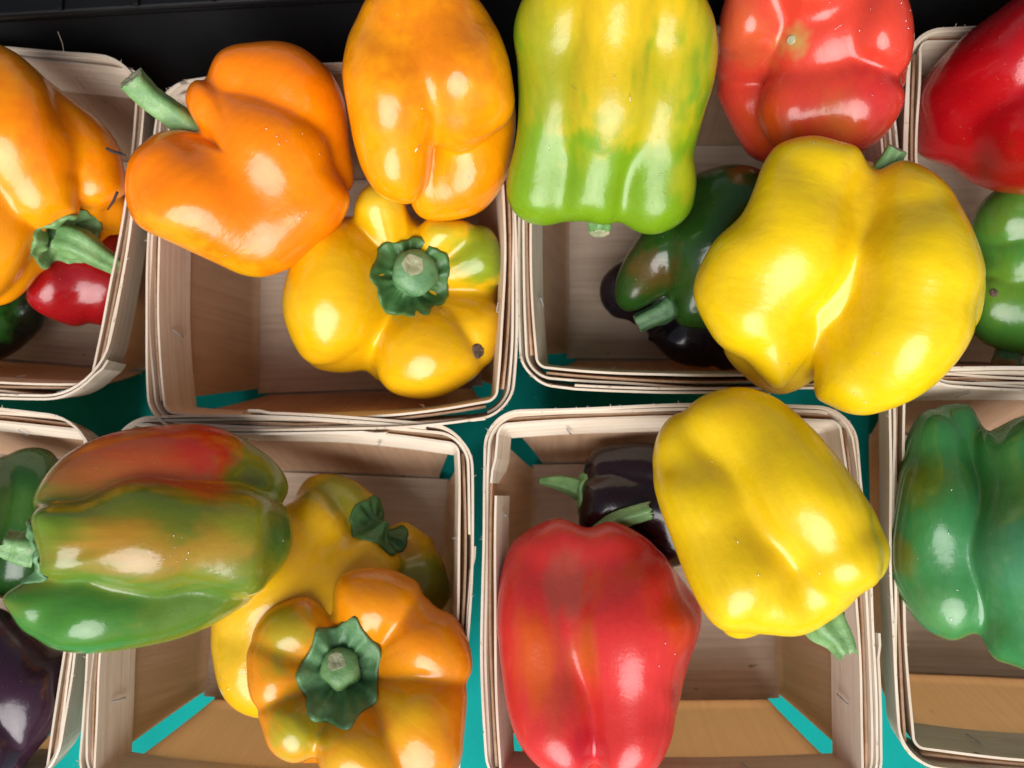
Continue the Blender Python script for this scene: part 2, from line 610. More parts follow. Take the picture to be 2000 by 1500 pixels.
def circ_smooth(p, w):
    k = np.exp(-0.5 * (np.arange(-3 * w, 3 * w + 1) / w) ** 2); k /= k.sum()
    m = len(k) // 2
    return np.convolve(np.concatenate([p[-m:], p, p[:m]]), k, 'valid')

def vnoise(V, scale, seed):
    return np.array([noise.noise(Vector((v[0] * scale + seed, v[1] * scale - seed, v[2] * scale + 2 * seed))) for v in V])

PEPS = {}

def srgb(r, g, b):
    f = lambda c: ((c / 255.0 + 0.055) / 1.055) ** 2.4 if c > 10 else c / 255.0 / 12.92
    return np.array([f(r), f(g), f(b)])

def pepper(name, label, z, center, outline, lobes, base, patches=(), k=16, kc=60, skin=None, axis=None, dent=0.0007, seed=1, smooth=2, ks=None, post=3, saxis=None, group='bell peppers in the veneer baskets'):
    O = P(center[0], center[1], z)
    dep = depth_of(O)
    s = dep / F
    e1 = ROT[:, 0]; e2 = ROT[:, 1]
    e3 = (CAMP - O) / np.linalg.norm(CAMP - O)
    e1 = e1 - e3 * e1.dot(e3); e1 /= np.linalg.norm(e1)
    e2 = np.cross(e3, e1)
    cdz = center[2] if len(center) > 2 else 0
    loc = [[((x - center[0]), -(y - center[1]), dz - cdz, r) for (x, y, dz, r) in ch] for ch in lobes]
    t = np.full(len(DIRS), 520.0)
    for it in range(46):
        p = DIRS * t[:, None]
        d = None
        for li, ch in enumerate(loc):
            q = chain_sdf(p, ch, kc)
            kk = ks[li] if ks else k
            if isinstance(kk, tuple):            # crease sharpness that changes along the picture's y
                f = np.clip(((center[1] - p[:, 1]) - kk[1]) / (kk[3] - kk[1]), 0, 1)
                kk = kk[0] + (kk[2] - kk[0]) * f
            d = q if d is None else smin(d, q, kk)
        t -= d * 0.82
        t = np.maximum(t, 5)
    L = DIRS * t[:, None]
    for _ in range(smooth):
        L = L * 0.5 + laplace(L) * 0.5
    L[:, 2] += cdz
    W = O + (L @ np.array([e1, e2, e3])) * s
    if outline is not None:
        sp = closed_spline(outline)
        c2 = np.array([center[0], center[1]], float)
        rt = radial_profile(sp, c2, 360)
        rt = circ_smooth(rt, 1)
        for it in range(3):
            xy = project(W)
            rm = circ_smooth(radial_profile(xy, c2, 180), 1)
            rm = np.interp(np.arange(360) / 2.0, np.arange(180), rm, period=180)
            fac = np.clip(rt / rm, 0.6, 1.6)
            fac = circ_smooth(fac, (7, 5, 3)[it])
            dd = xy - c2
            th = (np.degrees(np.arctan2(dd[:, 1], dd[:, 0])) % 360)
            fv = np.interp(th, np.arange(360), fac, period=360)
            # lateral offset from the view ray through the centre
            rel = W - CAMP
            u = (O - CAMP) / np.linalg.norm(O - CAMP)
            along = rel @ u
            lat = rel - along[:, None] * u
            # near the middle the angle is ill defined: blend to the mean factor
            rr = np.hypot(dd[:, 0], dd[:, 1])
            rout = np.interp(th, np.arange(360), rt, period=360)
            wgt = np.clip((rr / rout - 0.25) / 0.65, 0, 1); wgt = wgt * wgt * (3 - 2 * wgt)
            fv = fv * wgt + fac.mean() * (1 - wgt)
            W = CAMP + along[:, None] * u + lat * fv[:, None]
    for _ in range(post):
        W = W * 0.4 + laplace(W) * 0.6
    # natural dents
    N = W - O; N /= np.linalg.norm(N, axis=1, keepdims=True)
    if dent:
        W = W + N * (vnoise(W, 38, seed * 1.7) * dent)[:, None]
    zmin = W[:, 2].min()
    root = empty('bell_pepper', (O[0], O[1], zmin), label, 'bell pepper', group)
    org = np.array([O[0], O[1], zmin])
    o = mesh_obj('body', W - org, QUADS, skin or SKIN, root)
    # pigment, with reflected sheen painted in on some peppers
    colr = np.tile(np.array(base, float), (len(W), 1))
    xy = project(W)
    facing = (W - O) @ e3
    if axis is not None:
        A = P(*axis[0], z); Bx = P(*axis[1], z); ax = (Bx - A) / np.linalg.norm(Bx - A)
        Wn = W - ((W @ ax)[:, None] * ax) * 0.8
    else:
        Wn = W
    if axis is None:
        c2w = W[:, :] - O
        ax0 = np.array(saxis) if saxis is not None else None
        if ax0 is None:
            u_, s_, vt_ = np.linalg.svd(c2w - c2w.mean(0), full_matrices=False)
            ax0 = vt_[0]
        else:
            ax0 = e1 * saxis[0] - e2 * saxis[1] + e3 * saxis[2]
            ax0 = ax0 / np.linalg.norm(ax0)
        SK = W - ((W @ ax0)[:, None] * ax0) * 0.86
    else:
        SK = W - ((W @ ax)[:, None] * ax) * 0.86
    sa_ = o.data.attributes.new('streak', 'FLOAT_VECTOR', 'POINT')
    sa_.data.foreach_set('vector', SK.astype(np.float32).ravel())
    if patches:
        n3 = vnoise(Wn, 420, seed * 5.3)
        n1 = vnoise(Wn, 55, seed * 2.3); n2 = vnoise(Wn, 190, seed * 4.1)
    for pt in patches:
        x, y, r, c, wmax = pt[:5]
        soft = pt[5] if len(pt) > 5 else 0.6
        dz = pt[6] if len(pt) > 6 else None
        dist2 = (xy[:, 0] - x) ** 2 + (xy[:, 1] - y) ** 2
        cand = np.where(dist2 < dist2.min() + 60)[0]
        ip = cand[np.argmax(facing[cand])]
        tgt = W[ip].copy()
        if dz is not None:
            tgt += e3 * dz * s
        dv = W - tgt
        if axis is not None and len(pt) > 7:
            al = dv @ ax
            dv = dv - al[:, None] * ax * (1 - 1.0 / pt[7])
        d = np.linalg.norm(dv, axis=1) / (r * s) + n1 * 0.35 + n2 * 0.26 + n3 * 0.18
        wgt = np.clip((1.0 - d) / soft, 0, 1); wgt = wgt * wgt * (3 - 2 * wgt) * wmax
        colr = colr * (1 - wgt[:, None]) + np.array(c) * wgt[:, None]
    att = o.data.color_attributes.new('pigment_sheen', 'FLOAT_COLOR', 'POINT')
    att.data.foreach_set('color', np.concatenate([np.clip(colr, 0, 1), np.ones((len(W), 1))], 1).astype(np.float32).ravel())
    bvh = BVHTree.FromPolygons([Vector(v) for v in W], [tuple(map(int, q)) for q in QUADS])
    PEPS[name] = dict(root=root, org=org, W=W, O=O, s=s, e=(e1, e2, e3), bvh=bvh, z=z, center=center)
    return PEPS[name]

def local3(pp, x, y, dz):
    e1, e2, e3 = pp['e']; c = pp['center']
    return pp['O'] + (e1 * (x - c[0]) - e2 * (y - c[1]) + e3 * dz) * pp['s']

def surf(pp, x, y):
    d = Vector(ray(x, y)).normalized()
    h = pp['bvh'].ray_cast(Vector(CAMP), d)
    return (np.array(h[0]), np.array(h[1])) if h[0] is not None else None

def stem(pp, pts, rads, calyx_r=None, nl=6, seed=1, calyx_mat=None, stalk_mat=None, cal_axis=None, cut_ragged=0.25, lift=3.0, ribs=5, wr=0.10, cal_ell=(1, 1), rise=0.25, dome=False):
    """pts: stalk points (px, py, dz px) starting inside the dimple; rads in px"""
    rs = random.Random(seed)
    s = pp['s']; root = pp['root']; org = pp['org']
    Pn = [local3(pp, *q) for q in pts]
    # densify
    dense = []; dr = []
    m = len(Pn)
    for i in range(m - 1):
        p0 = Pn[max(i - 1, 0)]; p1 = Pn[i]; p2 = Pn[i + 1]; p3 = Pn[min(i + 2, m - 1)]
        for j in range(8):
            t = j / 8
            dense.append(0.5 * (2 * p1 + (p2 - p0) * t + (2 * p0 - 5 * p1 + 4 * p2 - p3) * t * t + (3 * p1 - p0 - 3 * p2 + p3) * t ** 3))
            dr.append((rads[i] + (rads[i + 1] - rads[i]) * t) * s)
    dense.append(Pn[-1]); dr.append(rads[-1] * s)
    sides = 28
    V = []; F_ = []
    a = None
    for i, p in enumerate(dense):
        tg = dense[min(i + 1, len(dense) - 1)] - dense[max(i - 1, 0)]; tg /= np.linalg.norm(tg)
        if a is None:
            a = np.cross(tg, np.array([0.31, 0.77, 0.2])); a /= np.linalg.norm(a)
        a = a - tg * a.dot(tg); a /= np.linalg.norm(a)
        b = np.cross(tg, a)
        last = i == len(dense) - 1
        for q in range(sides):
            an = 2 * math.pi * q / sides
            rr = dr[i] * (1 + wr * math.cos(ribs * an + seed) + 0.05 * noise.noise(Vector((math.cos(an) * 1.5, math.sin(an) * 1.5, i * 0.35 + seed))))
            v = p + (a * math.cos(an) + b * math.sin(an)) * rr
            if last:
                v = v + tg * dr[i] * cut_ragged * (rs.random() - 0.3)
            V.append(v - org)
    nr = len(dense)
    if dome:                      # rounded shoulder, broken scar off centre
        tg = dense[-1] - dense[-2]; tg /= np.linalg.norm(tg)
        b = np.cross(tg, a)
        side = a * 0.22 - b * 0.1
        for f, h in ((0.96, 0.16), (0.80, 0.34), (0.46, 0.42)):
            c = dense[-1] + side * dr[-1] * (1 - f) * 2
            for q in range(sides):
                an = 2 * math.pi * q / sides
                jag = 1 + (0.22 * noise.noise(Vector((math.cos(an) * 2, math.sin(an) * 2, seed * 1.3))) if f < 0.6 else 0)
                V.append(c + (a * math.cos(an) + b * math.sin(an)) * dr[-1] * f * jag + tg * dr[-1] * h - org)
            nr += 1
        dense = dense + [c + tg * dr[-1] * 0.34, c + tg * dr[-1] * 0.38]; dr = dr + [dr[-1] * 0.46]
    for i in range(nr - 1):
        for q in range(sides):
            q2 = (q + 1) % sides
            F_.append((i * sides + q, i * sides + q2, (i + 1) * sides + q2, (i + 1) * sides + q))
    stalk = mesh_obj('stalk', V, F_, stalk_mat or STALK, root)
    # cut face: a sunken pithy disc with a ragged edge
    tg = dense[-1] - dense[-2]; tg /= np.linalg.norm(tg)
    b = np.cross(tg, a)
    CV = []; CF = []
    for ri, (f, h) in enumerate(((1.0, 0.0), (0.80, 0.12), (0.5, 0.06), (0.2, 0.0))):
        for q in range(sides):
            an = 2 * math.pi * q / sides
            if ri == 0:
                CV.append(np.array(V[(nr - 1) * sides + q]))
            else:
                CV.append(dense[-1] - org + (a * math.cos(an) + b * math.sin(an)) * dr[-1] * f * (1 + rs.uniform(-0.08, 0.08)) + tg * dr[-1] * (h + rs.uniform(-0.05, 0.05)))
    for ri in range(3):
        for q in range(sides):
            q2 = (q + 1) % sides
            CF.append((ri * sides + q, ri * sides + q2, (ri + 1) * sides + q2, (ri + 1) * sides + q))
    CF.append(tuple(3 * sides + q for q in range(sides)))
    mesh_obj('cut_end', CV, CF, CUT, stalk)
    if calyx_r:
        if cal_axis is not None:
            e1, e2, e3 = pp['e']
            ax = e1 * cal_axis[0] - e2 * cal_axis[1] + e3 * cal_axis[2]
        else:
            ax = dense[3] - dense[0]
        ax = ax / np.linalg.norm(ax)
        u = np.cross(ax, np.array([0.2, 0.3, 0.9])); u /= np.linalg.norm(u)
        w = np.cross(ax, u)
        if cal_axis is not None:
            u = e1 - ax * e1.dot(ax); u /= np.linalg.norm(u); w = np.cross(ax, u)
        R = calyx_r * s
        c0 = dense[0]
        nrho, nphi = 16, 96
        Vc = []; hs = []
        for i in range(nrho + 1):
            rho = 0.12 + 0.88 * i / nrho
            for q in range(nphi):
                ph = 2 * math.pi * q / nphi
                edge = 1 + 0.055 * math.cos(nl * ph + seed) + 0.10 * noise.noise(Vector((math.cos(ph) * 2, math.sin(ph) * 2, seed * 3.0))) + 0.05 * noise.noise(Vector((math.cos(ph) * 7, math.sin(ph) * 7, seed)))
                r = R * rho * (1 + (edge - 1) * rho)
                pos = c0 + (u * math.cos(ph) * cal_ell[0] + w * math.sin(ph) * cal_ell[1]) * r
                start = pos + ax * R * 2.5
                h = pp['bvh'].ray_cast(Vector(start), Vector(-ax), R * 3.6)
                hh = (np.array(h[0]) - pos).dot(ax) if h[0] is not None else -R * 0.8
                hs.append(max(hh, -R * 0.75))
                Vc.append(pos)
        hs = np.array(hs).reshape(nrho + 1, nphi)
        for _ in range(5):
            hs = 0.4 * hs + 0.15 * (np.roll(hs, 1, 1) + np.roll(hs, -1, 1)) + 0.15 * (np.vstack([hs[1:], hs[-1:]]) + np.vstack([hs[:1], hs[:-1]]))
        Vt = []
        for i in range(nrho + 1):
            rho = 0.12 + 0.88 * i / nrho
            for q in range(nphi):
                ph = 2 * math.pi * q / nphi
                wrk = (math.cos(nl * 2 * ph + 1.7 * seed + 1.2 * math.sin(ph)) * 0.03 + 0.13 * noise.noise(Vector((math.cos(ph) * 3.4, math.sin(ph) * 3.4, rho * 2.2 + seed)))) * R * math.sin(min(1, rho * 1.1) * math.pi * 0.75)
                up = lift * s + wrk + rise * R * max(0, 1 - rho * 1.9) ** 1.5 + (0.04 * R if i < nrho else -0.02 * R)
                Vt.append(Vc[i * nphi + q] + ax * (hs[i, q] + up) - org)
        n0 = len(Vt)
        Fc = []
        for i in range(nrho):
            for q in range(nphi):
                q2 = (q + 1) % nphi
                Fc.append((i * nphi + q, (i + 1) * nphi + q, (i + 1) * nphi + q2, i * nphi + q2))
        # underside rim so that the leaf has thickness
        for q in range(nphi):
            Vt.append(Vt[nrho * nphi + q] - ax * 0.06 * R - (np.array(Vt[nrho * nphi + q]) + org - c0) * 0.03)
        for q in range(nphi):
            q2 = (q + 1) % nphi
            Fc.append((nrho * nphi + q, n0 + q, n0 + q2, nrho * nphi + q2))
        mesh_obj('calyx', Vt, Fc, calyx_mat or CALYX, root)

def drops(pp, spots, seed=0):
    """thin beads and streaks of water clinging to the skin"""
    rs = random.Random(seed)
    V = []; F_ = []
    for (x, y, ln, ang) in spots:
        h = surf(pp, x, y)
        if h is None:
            continue
        p, n = h
        e1, e2, e3 = pp['e']
        tdir = e1 * math.cos(ang) - e2 * math.sin(ang)
        tdir = tdir - n * tdir.dot(n); tdir /= np.linalg.norm(tdir)
        bdir = np.cross(n, tdir)
        a = ln * 1.4 * pp['s']; b = rs.uniform(1.6, 2.6) * pp['s']; hgt = 2.0 * pp['s']
        base = len(V)
        ns = 10
        for ring, (f, hz) in enumerate(((1.0, -0.1), (0.7, 0.65))):
            for q in range(ns):
                an = 2 * math.pi * q / ns
                V.append(p + (tdir * math.cos(an) * a * 0.5 + bdir * (math.sin(an) * b + 0.25 * a * math.cos(an) ** 2 * 0.4)) * f * (1 + rs.uniform(-0.12, 0.12)) + n * hgt * hz - pp['org'])
        V.append(p + n * hgt - pp['org'])
        for q in range(ns):
            q2 = (q + 1) % ns
            F_.append((base + q, base + q2, base + ns + q2, base + ns + q))
            F_.append((base + ns + q, base + ns + q2, base + 2 * ns))
    if V:
        o = mesh_obj('water_beads', V, F_, WATER, pp['root'])
        o['kind'] = 'stuff'

def blemish(pp, x, y, r, name='blemish', mat=None, sunk=False):
    h = surf(pp, x, y)
    if h is None:
        return
    p, n = h
    u = np.cross(n, np.array([0.3, 0.9, 0.1])); u /= np.linalg.norm(u); w = np.cross(n, u)
    V = []; F_ = []
    ns = 20
    prof = ((1.0, -0.1), (0.85, 0.26), (0.55, 0.17), (0.2, 0.24))
    for f, hz in prof:
        for q in range(ns):
            an = 2 * math.pi * q / ns
            rr = r * pp['s'] * f * (1 + 0.15 * noise.noise(Vector((math.cos(an) * 2, math.sin(an) * 2, x))))
            V.append(p + (u * math.cos(an) + w * math.sin(an)) * rr + n * r * pp['s'] * hz - pp['org'])
    for i in range(3):
        for q in range(ns):
            q2 = (q + 1) % ns
            F_.append((i * ns + q, i * ns + q2, (i + 1) * ns + q2, (i + 1) * ns + q))
    F_.append(tuple(3 * ns + q for q in range(ns)))
    mesh_obj(name, V, F_, mat or SCAR, pp['root'])

ORANGE = (0.86, 0.20, 0.001)
ORANGE_Y = (0.86, 0.31, 0.002)
YELLOW = (0.78, 0.53, 0.003)
YELLOW_D = (0.70, 0.36, 0.004)
LIME = (0.22, 0.36, 0.012)
GREEN = (0.045, 0.17, 0.022)
DKGREEN = (0.018, 0.065, 0.008)
OLIVE = (0.22, 0.19, 0.015)
RED = (0.56, 0.022, 0.012)
DKRED = (0.40, 0.003, 0.007)
PURPLE = (0.030, 0.010, 0.022)

# ---- yellow five-lobed pepper facing up (bottom of the second basket)
p = pepper('star', 'yellow pepper facing up with a dark green calyx and a round brown scar', 0.062, (785, 570, -40),
    [(552, 610), (562, 530), (600, 455), (660, 430), (690, 405), (705, 370), (745, 355), (790, 385), (800, 425), (850, 425), (910, 432), (960, 450), (983, 510), (975, 570), (982, 640), (962, 700), (905, 750), (840, 778), (770, 768), (715, 728), (650, 730), (590, 700)],
    [[(655, 590, 8, 98), (690, 600, -70, 110)], [(650, 520, 0, 84), (700, 530, -70, 95)], [(830, 685, 4, 92), (815, 655, -80, 105)], [(920, 640, -5, 58), (890, 620, -70, 80)], [(925, 510, -25, 56), (890, 530, -80, 75)], [(862, 462, -10, 46), (850, 500, -80, 75)], [(748, 418, 0, 48), (770, 480, -80, 80)], [(785, 560, -125, 128)]],
    (0.77, 0.43, 0.003), [(935, 500, 90, (0.18, 0.27, 0.012), 0.95), (870, 450, 60, (0.42, 0.40, 0.02), 0.7), (640, 720, 90, YELLOW_D, 0.8), (850, 750, 120, YELLOW_D, 0.7), (750, 400, 60, (0.55, 0.45, 0.03), 0.5)], ks=[13, 45, 11, 11, 11, 11, 11, 20], seed=3)
stem(p, [(800, 545, -40), (806, 540, -8), (812, 532, 24)], [40, 42, 45], 78, 7, 3, CALYX_DARK, cal_axis=(0.05, -0.03, 1), cut_ragged=0.05, wr=0.05, dome=True, stalk_mat=CALYX)
blemish(p, 932, 686, 16)

# ---- orange heart-shaped pepper
p = pepper('heart', 'heart-shaped orange pepper lying on its side, green stalk pointing up left', 0.090, (475, 325, -10),
    [(244, 345), (256, 300), (295, 268), (345, 252), (382, 256), (402, 266), (386, 244), (364, 220), (360, 185), (380, 155), (412, 140), (412, 112), (450, 88), (530, 78), (590, 92), (645, 140), (672, 200), (682, 280), (690, 350), (672, 425), (620, 480), (560, 528), (490, 542), (410, 512), (330, 475), (268, 440), (246, 395)],
    [[(320, 335, 12, 78), (395, 398, 42, 80), (510, 442, 48, 74)], [(420, 212, -5, 60), (530, 300, 25, 88), (592, 402, 55, 74)], [(475, 145, -25, 62), (580, 180, -20, 84), (620, 330, -15, 65)], [(420, 350, -80, 110), (540, 400, -80, 105)]],
    ORANGE, [(460, 520, 120, YELLOW_D, 0.9, 0.8, -60), (640, 330, 150, ORANGE_Y, 0.5, 0.9), (330, 470, 90, (0.75, 0.36, 0.01), 0.7)], ks=[12, 60, 13, 30], seed=5)
stem(p, [(385, 258, -35), (350, 225, -20), (318, 200, -12), (292, 170, 0)], [30, 24, 24, 26], None, seed=5, ribs=4)
drops(p, [(520, 250, 4, 1.4), (540, 265, 5, 1.2), (560, 275, 4, 1.5), (545, 280, 6, 1.5), (590, 260, 4, 1.4), (625, 300, 5, 1.5), (633, 330, 6, 2.4), (585, 425, 9, 2.0), (600, 412, 8, 2.6), (415, 462, 7, 1.5), (452, 472, 5, 1.5), (440, 500, 6, 1.5), (545, 500, 4, 2.8), (495, 160, 4, 1.5)], 5)

# ---- orange pepper seen from its blossom end
p = pepper('orange_top', 'orange pepper with its folded blossom end towards the yellow one', 0.100, (845, 190, -20),
    [(690, 45), (735, -30), (820, -60), (905, -35), (960, 35), (992, 110), (1005, 190), (1008, 270), (990, 350), (945, 410), (880, 431), (825, 425), (792, 400), (760, 393), (725, 365), (700, 310), (684, 240), (668, 150), (674, 90)],
    [[(790, 40, 0, 95), (765, 190, 40, 90), (762, 312, 30, 76)], [(890, 40, 0, 90), (905, 150, 40, 88), (900, 222, 30, 76)], [(940, 200, -75, 66), (922, 328, -72, 86), (858, 355, -72, 72)], [(830, 150, -70, 120)]],
    ORANGE_Y, [(850, 80, 210, (0.62, 0.16, 0.002), 0.85, 0.9), (920, 380, 90, ORANGE, 0.6)], ks=[20, (40, 60, 12, 300), 9, 20], seed=6)
drops(p, [(815, 290, 16, 2.2), (845, 330, 6, 1.5), (925, 318, 8, 1.5), (862, 345, 6, 1.5), (915, 345, 5, 0.5), (870, 395, 4, 1.5), (880, 398, 4, 1.5), (915, 395, 4, 1.5), (815, 230, 5, 1.5), (830, 215, 12, 0.4)], 6)

# ---- lime green pepper at the top
p = pepper('lime', 'lime green pepper turning yellow at the top, with a narrow waist', 0.100, (1195, 190, -20),
    [(1008, 130), (1002, 60), (1020, 0), (1070, -60), (1200, -80), (1335, -60), (1385, 10), (1400, 80), (1396, 150), (1372, 235), (1358, 300), (1363, 360), (1345, 420), (1300, 450), (1262, 456), (1212, 437), (1180, 443), (1130, 432), (1080, 442), (1020, 430), (993, 390), (993, 340), (1008, 280), (1014, 210)],
    [[(1090, 20, 0, 90), (1085, 200, 10, 72), (1062, 365, 15, 68)], [(1200, 0, 30, 95), (1190, 200, 30, 90), (1165, 365, 25, 70)], [(1310, 30, 0, 90), (1290, 200, 10, 76), (1285, 375, 15, 74)], [(1200, 100, -80, 120), (1190, 320, -70, 105)]],
    (0.155, 0.30, 0.008), [(1210, -20, 300, (0.68, 0.44, 0.006), 1.0, 0.9, 0, 1.0), (1200, 130, 150, (0.62, 0.42, 0.008), 0.8, 0.9, 0, 1.7), (1290, 200, 110, (0.48, 0.40, 0.010), 0.7, 0.8, 0, 1.8), (1350, 350, 60, (0.36, 0.34, 0.01), 0.6), (1050, 120, 120, (0.26, 0.30, 0.01), 0.8, 0.9, 0, 1.6)],
    k=22, seed=8, axis=((1190, 0), (1190, 440)), skin=SKIN_SOFT)
stem(p, [(1180, 415, -20), (1180, 440, -10), (1180, 455, -2)], [26, 24, 20], None, seed=8)
drops(p, [(1072, 288, 10, 1.5), (1230, 350, 4, 1.5), (1290, 340, 6, 2.2), (1080, 145, 5, 1.2), (1120, 170, 14, 0.5), (1230, 190, 12, 1.5), (1200, 150, 8, 1.4)], 8)

# ---- tomato red pepper, blossom end up
p = pepper('tomato', 'orange-red pepper with its puckered blossom end facing up', 0.090, (1590, 120, -30),
    [(1400, 60), (1412, 0), (1450, -60), (1600, -95), (1735, -55), (1778, 5), (1788, 80), (1770, 150), (1766, 200), (1738, 250), (1700, 285), (1650, 305), (1560, 318), (1500, 320), (1462, 302), (1432, 255), (1402, 190), (1396, 120)],
    [[(1455, 40, 20, 76), (1480, 90, -60, 90)], [(1562, 205, 35, 74), (1660, 190, 35, 82)], [(1610, 170, -60, 120), (1610, 90, -40, 130)], [(1710, 70, 25, 78), (1680, 100, -60, 90)], [(1570, -30, 25, 85), (1590, 20, -60, 90)], [(1470, 200, -60, 66), (1510, 250, -65, 66)]],
    (0.62, 0.05, 0.026), [(1500, 270, 130, (0.58, 0.075, 0.006), 0.9, 0.8), (1450, 60, 110, (0.50, 0.10, 0.03), 0.7, 0.8), (1640, 240, 80, (0.48, 0.13, 0.02), 0.7, 0.8), (1545, 75, 45, (0.45, 0.30, 0.08), 0.9, 0.9), (1720, 190, 90, (0.50, 0.015, 0.02), 0.7, 0.8)], ks=[20, 14, 20, 16, 30, 10], seed=9)
blemish(p, 1545, 78, 9, 'blossom_scar', CUT)
drops(p, [(1640, 50, 16, 2.6), (1678, 58, 6, 1.5), (1770, 40, 5, 1.2), (1775, 55, 5, 1.2), (1752, 98, 4, 0.5), (1700, 15, 6, 1.5), (1760, 5, 5, 1.0), (1620, 5, 4, 1.2), (1704, 185, 4, 1.5), (1778, 20, 5, 1.5)], 9)

# ---- dark peppers in the fifth basket
p = pepper('black_under', 'blackish purple pepper at the basket bottom beneath a green-brown one', 0.034, (1330, 600, -10),
    [(1170, 580), (1185, 530), (1260, 490), (1400, 500), (1510, 620), (1490, 715), (1390, 718), (1320, 708), (1282, 678), (1250, 640), (1195, 618)],
    [[(1225, 570, 0, 50), (1330, 560, 0, 70)], [(1330, 660, 0, 45), (1400, 600, 0, 80)], [(1430, 660, 0, 55), (1420, 580, -10, 80)]],
    (0.012, 0.008, 0.012), [], k=10, seed=10)
p = pepper('darkgreen', 'dark green pepper with an olive brown lobe, half hidden in shadow', 0.056, (1380, 500, -20),
    [(1200, 570), (1210, 525), (1240, 470), (1290, 395), (1380, 330), (1490, 335), (1560, 450), (1530, 600), (1450, 640), (1375, 645), (1322, 632), (1310, 590), (1275, 590), (1240, 612), (1208, 600)],
    [[(1245, 560, 0, 46), (1290, 490, 10, 58), (1350, 420, 0, 75)], [(1365, 580, 15, 62), (1390, 480, 20, 85), (1430, 420, 0, 85)], [(1450, 560, -10, 80), (1470, 440, -10, 80)]],
    DKGREEN, [(1265, 535, 75, (0.085, 0.048, 0.008), 0.9, 0.7), (1370, 570, 70, (0.04, 0.085, 0.012), 0.6)], k=10, seed=11)
stem(p, [(1320, 590, -20), (1300, 610, -12), (1275, 622, -5), (1250, 635, 0)], [26, 24, 20, 19], None, seed=11, stalk_mat=CALYX)

# ---- big yellow pepper
p = pepper('big_yellow', 'largest yellow pepper, resting across the gap between four baskets', 0.104, (1640, 540, -20),
    [(1482, 335), (1512, 285), (1590, 263), (1668, 288), (1708, 322), (1722, 325), (1765, 310), (1838, 345), (1888, 420), (1922, 520), (1918, 600), (1882, 690), (1805, 770), (1705, 810), (1640, 803), (1592, 772), (1576, 752), (1545, 770), (1500, 765), (1440, 720), (1378, 635), (1356, 560), (1395, 475), (1448, 420)],
    [[(1590, 345, -5, 78), (1540, 490, 25, 110), (1470, 610, 42, 90), (1522, 682, 38, 62)], [(1775, 400, -15, 85), (1795, 530, 25, 108), (1768, 650, 48, 92), (1672, 725, 38, 68)], [(1640, 470, -90, 140), (1490, 670, -60, 82), (1820, 560, -60, 98), (1640, 560, -60, 110)]],
    YELLOW, [(1690, 420, 170, (0.70, 0.40, 0.006), 0.55, 0.9), (1500, 765, 70, YELLOW_D, 0.6, 0.8), (1780, 330, 90, YELLOW_D, 0.5, 0.9)], ks=[20, (60, 430, 18, 700), 12], seed=12, skin=SKIN_SOFT)
stem(p, [(1700, 350, -50), (1718, 320, -45), (1730, 298, -40)], [24, 20, 19], None, seed=12)
drops(p, [(1530, 600, 6, 1.4), (1710, 690, 5, 0.3), (1540, 712, 6, 2.0), (1670, 770, 8, 0.5), (1690, 785, 12, 0.3), (1590, 278, 7, 2.7), (1625, 778, 4, 1.5), (1770, 690, 9, 2.2)], 12)

# ---- dark red pepper and green pepper at the right edge
p = pepper('darkred', 'large dark red pepper cut by the right edge of the picture', 0.078, (2010, 190, -20),
    [(1786, 235), (1795, 180), (1850, 100), (1950, 18), (2060, -50), (2200, -50), (2290, 100), (2250, 300), (2110, 380), (1980, 380), (1905, 362), (1845, 325), (1790, 300)],
    [[(1890, 220, 0, 105), (1990, 110, 10, 130), (2120, 30, 0, 90)], [(1930, 280, 0, 100), (2060, 250, 30, 130), (2180, 150, 0, 110)], [(2020, 200, -60, 150)]],
    DKRED, [(1930, 340, 120, (0.26, 0.012, 0.004), 0.8, 0.9)], k=20, seed=13)
p = pepper('rightgreen', 'green pepper with a small orange spot at the right edge', 0.050, (2010, 515, -10),
    [(1895, 440), (1920, 390), (1980, 350), (2060, 335), (2150, 420), (2160, 560), (2100, 690), (2000, 695), (1930, 675), (1895, 640), (1888, 570), (1902, 500)],
    [[(1970, 425, 10, 70), (2060, 440, -20, 90)], [(1955, 590, 10, 66), (2060, 580, -20, 90)], [(2080, 500, 0, 90)], [(1990, 510, -15, 88)]],
    (0.06, 0.22, 0.026), [(1950, 560, 80, (0.12, 0.24, 0.015), 0.8, 0.9), (1960, 430, 70, (0.10, 0.17, 0.014), 0.8, 0.9)], k=10, seed=14)
stem(p, [(1995, 660, -10), (1990, 690, -5), (1985, 712, 10)], [26, 24, 24], None, seed=14, stalk_mat=CALYX)
blemish(p, 1941, 572, 8, 'spot', None)

# ---- left edge, first basket
p = pepper('red_under', 'small dark red pepper in the bottom of the top left basket', 0.050, (165, 545, -10),
    [(50, 570), (80, 495), (150, 450), (250, 450), (275, 520), (255, 595), (205, 632), (175, 632), (145, 638), (98, 622), (64, 602)],
    [[(115, 550, 10, 55), (150, 500, -10, 60)], [(200, 550, 10, 62), (200, 490, -10, 60)], [(160, 530, -40, 80)]],
    (0.28, 0.004, 0.007), [], k=32, seed=15)
p = pepper('left_green', 'dark green pepper at the left edge below the orange one', 0.036, (-50, 630, 0),
    [(-140, 620), (-60, 545), (55, 530), (98, 575), (85, 635), (25, 690), (-50, 718), (-130, 700)],
    [[(-70, 625, 0, 70), (-20, 630, 0, 60)], [(40, 595, 0, 55), (-20, 620, -20, 70)]],
    (0.010, 0.016, 0.008), [(-20, 630, 70, (0.02, 0.13, 0.015), 0.95, 0.6)], k=10, seed=16)
